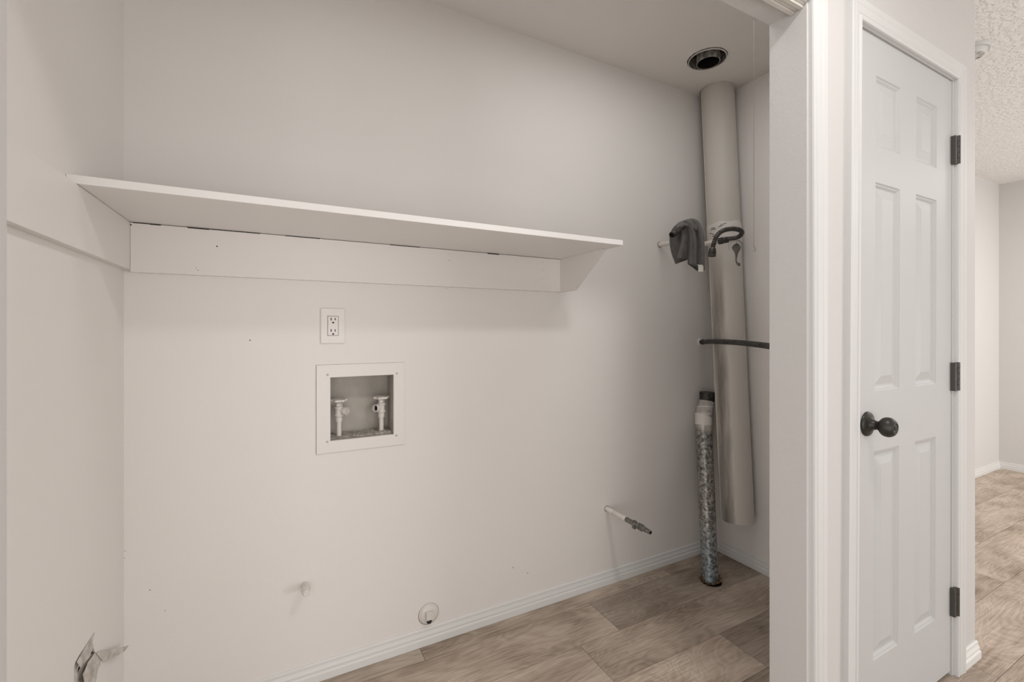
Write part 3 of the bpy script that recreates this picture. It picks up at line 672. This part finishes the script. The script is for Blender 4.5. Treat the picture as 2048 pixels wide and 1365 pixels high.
# creases in the tape
def duct_pt(deg, z, r): a = math.radians(deg); return Vector((r*math.cos(a), r*math.sin(a), z))
for (d0, z0, d1, z1) in ((165, .045, 192, .043), (170, .052, 190, .047), (163, .030, 185, .018), (172, .010, 190, .006), (205, .060, 226, .062), (198, .050, 214, .055)):
    bm = bmesh.new(); pts = [duct_pt(d0+(d1-d0)*k/6, -jt+z0+(z1-z0)*k/6+random.uniform(-.002, .002), rm_+.0036) for k in range(7)]; tube(bm, pts, [.0003]+[random.uniform(.0009, .0024) for _ in range(5)]+[.0003], 5); obj('crease', bm, M['black_iron'], tp)
# lock seam on the left
bm = bmesh.new(); a0 = math.atan2(.95*.8-.3*.6, -.95*.6-.3*.8)
tube(bm, [duct_pt(math.degrees(a0), z, RT+(RB-RT)*(-z)/Ld+.0004) for z in (0, -jt, -Ld)], .0022, 8); obj('lock_seam', bm, M['duct'], t)

# ------------------------------------------------------------------ galvanised pipe rising from the floor
gb = atD(1421, 1161, 2.105); gb.z = -0.02
gt = atD(1407, 845, 2.285)
P0 = Vector((gb.x, gb.y, -0.02))
t = thing('galvanized_pipe', 'mottled galvanized vent pipe with elbow rising from the floor in the corner', 'pipe', (gb.x, gb.y, 0))
bm = bmesh.new(); r_ = .0385
tube(bm, [P0, P0.lerp(gt, .5), gt], [r_*.92, r_, r_*1.02], 40); s1 = obj('pipe', bm, M['zinc'], smooth=True)
d = (gt-P0).normalized()
m1 = atD(1407, 828, 2.29); m2_ = atD(1414, 804, 2.31)
bm = bmesh.new(); tube(bm, [gt-d*.012, m1], r_*1.07, 40); s2 = obj('elbow_sleeve', bm, M['pipe_white'], smooth=True)
bm = bmesh.new(); tube(bm, [m1-d*.014, m1.lerp(m2_, .5), m2_], [r_*1.06, r_*1.02, r_*.98], 40); s3 = obj('elbow_gore', bm, M['vent_metal'], smooth=True)
s3.data.materials[0] = M['gore']
m3 = atD(1414, 783, 2.31)
bm = bmesh.new(); tube(bm, [m2_, Vector((m3.x, m3.y, m2_.z+.05))], r_*.95, 40); s4 = obj('dark_cap', bm, M['black_iron'], smooth=True)
bm = bmesh.new()
for f_ in (0.0, .55): 
    c = m1.lerp(m2_, f_); tube(bm, [c-d*.002, c+d*.002], r_*(1.10-.03*f_), 40, cap=False)
s5 = obj('elbow_bead', bm, M['pipe_white'], smooth=True)
hold(t, s1, s2, s3, s4, s5)
bm = bmesh.new(); n = 46; A, B = [], []
for k in range(n):
    a = 2*math.pi*k/n; f_ = random.random()
    A.append(bm.verts.new((gb.x+math.cos(a)*.034, gb.y+math.sin(a)*.034, .002)))
    ro = .040+.016*f_; B.append(bm.verts.new((gb.x+math.cos(a)*ro, gb.y+math.sin(a)*ro, .003+random.uniform(.004, .020))))
for k in range(n):
    if random.random() < .85: bm.faces.new((A[k], A[(k+1) % n], B[(k+1) % n], B[k]))
s = obj('torn_flooring', bm, M['torn_floor']); md = s.modifiers.new('s', 'SOLIDIFY'); md.thickness = .002; hold(t, s)
bm = bmesh.new(); lathe(bm, [(0, .046), (.0008, .043)], (gb.x+.001, gb.y-.003, .0001), (0, 0, 1), 24); s = obj('floor_gap', bm, M['dark']); hold(t, s)

# ------------------------------------------------------------------ black gas line across the duct
pts = catmull([Vector((1.985, BY, 1.122)), Vector((1.955, 1.59, 1.124)), Vector((1.895, 1.50, 1.129)), Vector((1.80, 1.32, 1.131)), Vector((1.70, 1.14, 1.128)), Vector((1.60, .96, 1.120)), Vector((1.53, .83, 1.113))], 6)
t = thing('black_gas_line', 'black iron gas line crossing in front of the duct from the back wall', 'gas line', (1.985, BY, 1.122))
bm = bmesh.new(); tube(bm, pts, .0118, 18); s1 = obj('pipe', bm, M['black_iron'], smooth=True)
bm = bmesh.new(); lathe(bm, [(0, .019), (.006, .019), (.008, .0165), (.020, .0165)], (1.985, BY+.0005, 1.122), (-.3, -1, 0), 20); s2 = obj('wall_collar', bm, M['pipe_white'], smooth=True)
bm = bmesh.new(); tube(bm, [pts[1], pts[4]], .0138, 10); s3 = obj('coupling', bm, M['black_iron'])
hold(t, s1, s2, s3)

# ------------------------------------------------------------------ water stubs and flexible connectors
def corrugated(path, r, amp, step=.0022, seg=18):
    pts = resample(catmull(path, 14), step); bm = bmesh.new()
    tube(bm, pts, [r+amp*(1 if (i//2) % 2 == 0 else -1) for i in range(len(pts))], seg); return bm, pts
WZ = 1.616
# stub 1, behind the towel
t = thing('white_water_stub', 'white painted water pipe stub running from the wall behind the towel', 'water pipe', (1.690, BY, WZ-.002))
bm = bmesh.new(); lathe(bm, [(0, .0115), (.21, .0112)], (1.690, BY, WZ-.002), (.05, -1, -.01), 20); s1 = obj('pipe', bm, M['pipe_white'], smooth=True)
bm = bmesh.new(); lathe(bm, [(0, .0155), (.002, .0145)], (1.690, BY+.0005, WZ-.002), (0, -1, 0), 20); s2 = obj('wall_ring', bm, M['scuff'])
bm = bmesh.new(); lathe(bm, [(.205, .0135), (.225, .0135)], (1.690, BY, WZ-.002), (.05, -1, -.01), 6); s3 = obj('nut', bm, M['black_iron'])
hold(t, s1, s2, s3)
TD = 2.02      # forward depth of the towel
t = thing('water_connector', 'dark corrugated water connector poking out from under the grey towel', 'hose', atD(1390, 478, 2.03), 'flexible water connectors')
hp = [Vector((1.701, BY-.225, WZ-.004)), atD(1399, 470, 2.01), atD(1398, 461, 1.985), atD(1390, 452, 1.965), atD(1376, 451, 1.945), atD(1364, 456, 1.925), atD(1356, 461, 1.91)]
bm, pp = corrugated(hp, .0088, .0009); s1 = obj('hose', bm, M['hose'], smooth=True)
e0, e1 = atD(1357, 460.5, 1.912), atD(1343.5, 470.5, 1.885)
bm = bmesh.new(); ax = (e1-e0); ln = ax.length
lathe(bm, [(0, .0100), (.006, .0135), (ln-.002, .0140), (ln, .0130), (ln, .0112), (ln*.5, .0105)], e0, ax, 20); s2 = obj('end_nut', bm, M['hose'], smooth=True)
bm = bmesh.new(); lathe(bm, [(ln-.0035, .0113), (ln-.003, .001)], e0, ax, 16); s3 = obj('bore', bm, M['dark'])
hold(t, s1, s2, s3)
# stub 2 crossing the duct
t = thing('white_water_stub', 'white painted water pipe stub between the towel and the curled connector', 'water pipe', (1.840, BY, WZ-.010))
bm = bmesh.new(); lathe(bm, [(0, .0115), (.245, .0115)], (1.840, BY, WZ-.010), (0, -1, .0), 20); s1 = obj('pipe', bm, M['pipe_white'], smooth=True)
bm = bmesh.new(); lathe(bm, [(0, .0155), (.002, .0145)], (1.840, BY+.0005, WZ-.010), (0, -1, 0), 20); s2 = obj('wall_ring', bm, M['scuff'])
hold(t, s1, s2)
t = thing('water_connector', 'dark corrugated water connector curled in a loop before the duct', 'hose', (1.840, 1.40, WZ-.01), 'flexible water connectors')
hp = [Vector((1.845, 1.375, WZ-.006)), atD(1466, 477, 2.02), atD(1477, 474, 1.985), atD(1484, 466, 1.94), atD(1478, 460, 1.90), atD(1463, 458, 1.87), atD(1448, 461, 1.86), atD(1437, 468, 1.86), atD(1430, 480, 1.865), atD(1426, 494, 1.87), atD(1425, 499, 1.87)]
bm, pp = corrugated(hp, .0090, .0009); s1 = obj('hose', bm, M['hose'], smooth=True)
bm = bmesh.new(); lathe(bm, [(0, .0135), (.002, .0160), (.020, .0160), (.022, .0130), (.028, .0125), (.030, .0145), (.044, .0145)], (1.840, BY-.226, WZ-.010), (.1, -1, .0), 8); s2 = obj('nut', bm, M['black_iron'])
e0, e1 = atD(1425, 496, 1.87), atD(1424.2, 513, 1.87); ax = e1-e0; ln = ax.length
bm = bmesh.new(); lathe(bm, [(0, .0105), (.004, .0135), (.012, .0138), (.013, .0150), (ln, .0155), (ln, .0125), (ln*.6, .012)], e0, ax, 20); s3 = obj('end_nut', bm, M['hose'], smooth=True)
bm = bmesh.new(); lathe(bm, [(ln-.003, .0126), (ln-.0025, .001)], e0, ax, 16); s4 = obj('bore', bm, M['dark'])
hold(t, s1, s2, s3, s4)

# peeled dark tape hanging at the duct
t = thing('tape_strip', 'peeled strip of dark tape dangling beside the duct under the curled connector', 'tape', atD(1473, 488, 2.02))
bm = bmesh.new()
L_ = [(1473, 487), (1467, 490.5), (1463.5, 497), (1467, 502), (1470.0, 506), (1471.3, 514), (1471.3, 521), (1472.2, 526), (1475, 531), (1478.5, 532.5)]
R_ = [(1475, 487), (1479, 490.5), (1481.5, 495), (1480, 500), (1476.0, 506), (1474, 514), (1472.8, 521), (1475.5, 526), (1480, 526.5), (1480.5, 532)]
rows = []
for i, (a, b) in enumerate(zip(L_, R_)):
    dd = 2.03-.004*i+.01*math.sin(i*1.3); rows.append([bm.verts.new(atD(a[0]+(b[0]-a[0])*k/4, a[1]+(b[1]-a[1])*k/4, dd-.008*math.sin(math.pi*k/4))) for k in range(5)])
for a, b in zip(rows, rows[1:]):
    for k in range(4): bm.faces.new((a[k], a[k+1], b[k+1], b[k]))
s = obj('tape', bm, M['darktape'], smooth=True); md = s.modifiers.new('s', 'SOLIDIFY'); md.thickness = .0012
bm = bmesh.new()
for pl_ in ([(1458.5, 482), (1457, 492), (1459, 501)], [(1461.5, 482), (1462, 490), (1462.5, 496)], [(1471.6, 477), (1472.0, 483), (1473.8, 488)]):
    tube(bm, [atD(u, v, 2.025) for u, v in pl_], .0006, 6)
s_ = obj('thread', bm, M['cord']); hold(t, s, s_)

# towel: one piece of cloth in three hanging folds
def fold(left, right, d0, d1, bulge, n=14, m=26, waves=0, wamp=0.0):
    Lp = catmull([Vector((*p, 0)) for p in left], 8); Rp = catmull([Vector((*p, 0)) for p in right], 8)
    def at(P, s): 
        f = s*(len(P)-1); i = min(int(f), len(P)-2); return P[i].lerp(P[i+1], f-i)
    rows = []
    for j in range(m+1):
        s = j/m; a, b = at(Lp, s), at(Rp, s)
        row = []
        for i in range(n+1):
            k = i/n; p = a.lerp(b, k)
            dd = d0+(d1-d0)*k-bulge*math.sin(math.pi*k)+wamp*math.sin(waves*math.pi*k+.6*s)*min(1, s*2.2)+.012*(1-math.sin(math.pi/2*min(1, s*3.5)))
            row.append(atD(p.x, p.y, dd))
        rows.append(row)
    return rows
def addrows(bm, rows):
    V = [[bm.verts.new(p) for p in r] for r in rows]
    for a, b in zip(V, V[1:]):
        for i in range(len(a)-1): bm.faces.new((a[i], a[i+1], b[i+1], b[i]))
t = thing('towel', 'grey folded towel draped over the water connector beside the duct', 'towel', atD(1375, 445, 1.98))
bm = bmesh.new()
addrows(bm, fold([(1374, 442), (1358, 447), (1345, 459), (1339.5, 476), (1343, 504), (1352, 528.5)], [(1384, 441), (1380, 450), (1377, 470), (1377, 495), (1377, 512), (1376, 519.5)], 2.005, 1.985, .014))
addrows(bm, fold([(1373, 446), (1366, 451), (1363.5, 461), (1360, 482), (1354, 503), (1350, 516)], [(1379, 446), (1379, 453), (1380, 470), (1381, 490), (1380, 508), (1378, 520)], 1.955, 1.945, .014, 14, 26, 3, .011))
addrows(bm, fold([(1369, 443), (1371, 450), (1373.5, 462), (1375.5, 482), (1375.5, 505), (1375.0, 526)], [(1386, 439.0), (1396, 444), (1403, 459), (1406.8, 480), (1407.6, 510), (1407.6, 541)], 1.925, 1.965, 0.020, 26, 32, 4.2, .017))
addrows(bm, fold([(1352, 452.5), (1357, 447.5), (1364, 444), (1373, 441), (1383, 438.8), (1392, 441)], [(1361, 462), (1364, 456), (1368, 453), (1374, 454), (1382, 457), (1394, 462)], 1.975, 1.912, .012, 10, 20))
s1 = obj('cloth', bm, M['towel'], smooth=True); md = s1.modifiers.new('s', 'SOLIDIFY'); md.thickness = .004; md.offset = 1
bm = bmesh.new(); addrows(bm, fold([(1376, 526), (1378, 530), (1383, 534)], [(1396, 536), (1397, 539), (1397, 543)], 1.95, 1.95, .006, 8, 6))
s2 = obj('turned_hem', bm, M['towel'], smooth=True); md = s2.modifiers.new('s', 'SOLIDIFY'); md.thickness = .004
bm = bmesh.new(); addrows(bm, fold([(1393.5, 529.5), (1396.5, 533), (1396.3, 544)], [(1401, 529.5), (1406.5, 532), (1406.8, 543.5)], 1.925, 1.915, .002, 6, 6))
s3 = obj('care_label', bm, M['tag']); s3['label'] = 'white care label'
bm = bmesh.new()
for k in range(4):
    a, b = atD(1399.0, 534.5+2*k, 1.913), atD(1404.2, 534.3+2*k, 1.909); tube(bm, [a, b], .0004, 4)
hold(t, s1, s2, s3); bm.free()

# pull cord
cx_, cy_ = 1.655, 1.119
t = thing('pull_cord', 'thin hanging pull cord with small hook at its end', 'cord', (cx_, cy_, CEIL))
bm = bmesh.new(); zb = atD(1508, 492, 1.752).z
tube(bm, [(cx_, cy_, CEIL), (cx_+.0005, cy_, 2.0), (cx_, cy_, zb)], .00065, 8); s1 = obj('cord', bm, M['cord'], smooth=True)
bm = bmesh.new(); hk = [(1508.2, 492), (1509, 495), (1510.4, 498), (1511, 501), (1509.2, 502), (1507.6, 502.5), (1506.5, 503)]
tube(bm, catmull([atD(u, v, 1.752) for u, v in hk], 4), .0009, 8)
s2 = obj('hook', bm, M['cord'], smooth=True)
bm = bmesh.new(); lathe(bm, [(0, .004), (.004, .003)], (cx_, cy_, CEIL+.0002), (0, 0, -1), 12); s3 = obj('ceiling_eye', bm, M['cord'])
hold(t, s1, s2, s3)

# smoke detector in the far room
sc_ = (2.715, .822)
t = thing('smoke_detector', 'round white smoke detector on the textured ceiling past the door wall', 'smoke detector', (sc_[0], sc_[1], CEIL))
bm = bmesh.new(); lathe(bm, [(-.001, .070), (.010, .070), (.014, .067)], (sc_[0], sc_[1], CEIL), (0, 0, -1), 48); s1 = obj('base', bm, M['trim'], smooth=True)
bm = bmesh.new(); lathe(bm, [(.014, .058), (.026, .056), (.034, .050), (.036, .030), (.036, .001)], (sc_[0], sc_[1], CEIL), (0, 0, -1), 48); s2 = obj('cover', bm, M['trim'], smooth=True)
bm = bmesh.new()
for k in range(10):
    a = 2*math.pi*k/10; 
    for rr_ in (.034, .040, .046):
        p = [(sc_[0]+rr_*math.cos(a+q), sc_[1]+rr_*math.sin(a+q), CEIL-.0362+(.002 if rr_ > .04 else 0)) for q in (-.18, 0, .18)]; tube(bm, p, .0010, 5)
s3 = obj('grille', bm, M['scuff'])
hold(t, s1, s2, s3)

# a few crumbs of plaster on the alcove floor
crumb = {(1376, 1133.5): 'pale plaster crumb on the dark plank, between baseboard and galvanized pipe',
         (1356, 1153.5): 'pale plaster crumb on the dark plank, leftmost and out from the baseboard',
         (1355, 1127.5): 'pale plaster crumb lying against the back baseboard, left of the galvanized pipe',
         (1381, 1173): 'pale plaster crumb before the galvanized pipe foot, left one of a pair',
         (1440, 1182): 'dark crumb on the plank by the galvanized pipe foot',
         (1386, 1178): 'pale plaster crumb before the galvanized pipe foot, right one of a pair'}
for (u, v, r) in ((1376, 1133.5, .004), (1356, 1153.5, .0035), (1355, 1127.5, .003), (1381, 1173, .004), (1440, 1182, .003), (1386, 1178, .003)):
    rr_ = ray(u, v); p = rr_*(-H/rr_.z)+Vector((0, 0, H)); bm = bmesh.new(); bmesh.ops.create_icosphere(bm, subdivisions=1, radius=r)
    for q in bm.verts: q.co.x *= random.uniform(.7, 1.3); q.co.z *= .4; q.co.y *= random.uniform(.5, 1.2)
    dk = (u == 1440)
    o = obj('floor_crumb', bm, M['slot'] if dk else M['crust']); o.location = (p.x, p.y, r*.3)
    tag(o, crumb[(u, v)], 'debris', None if dk else 'plaster crumbs on the alcove floor')
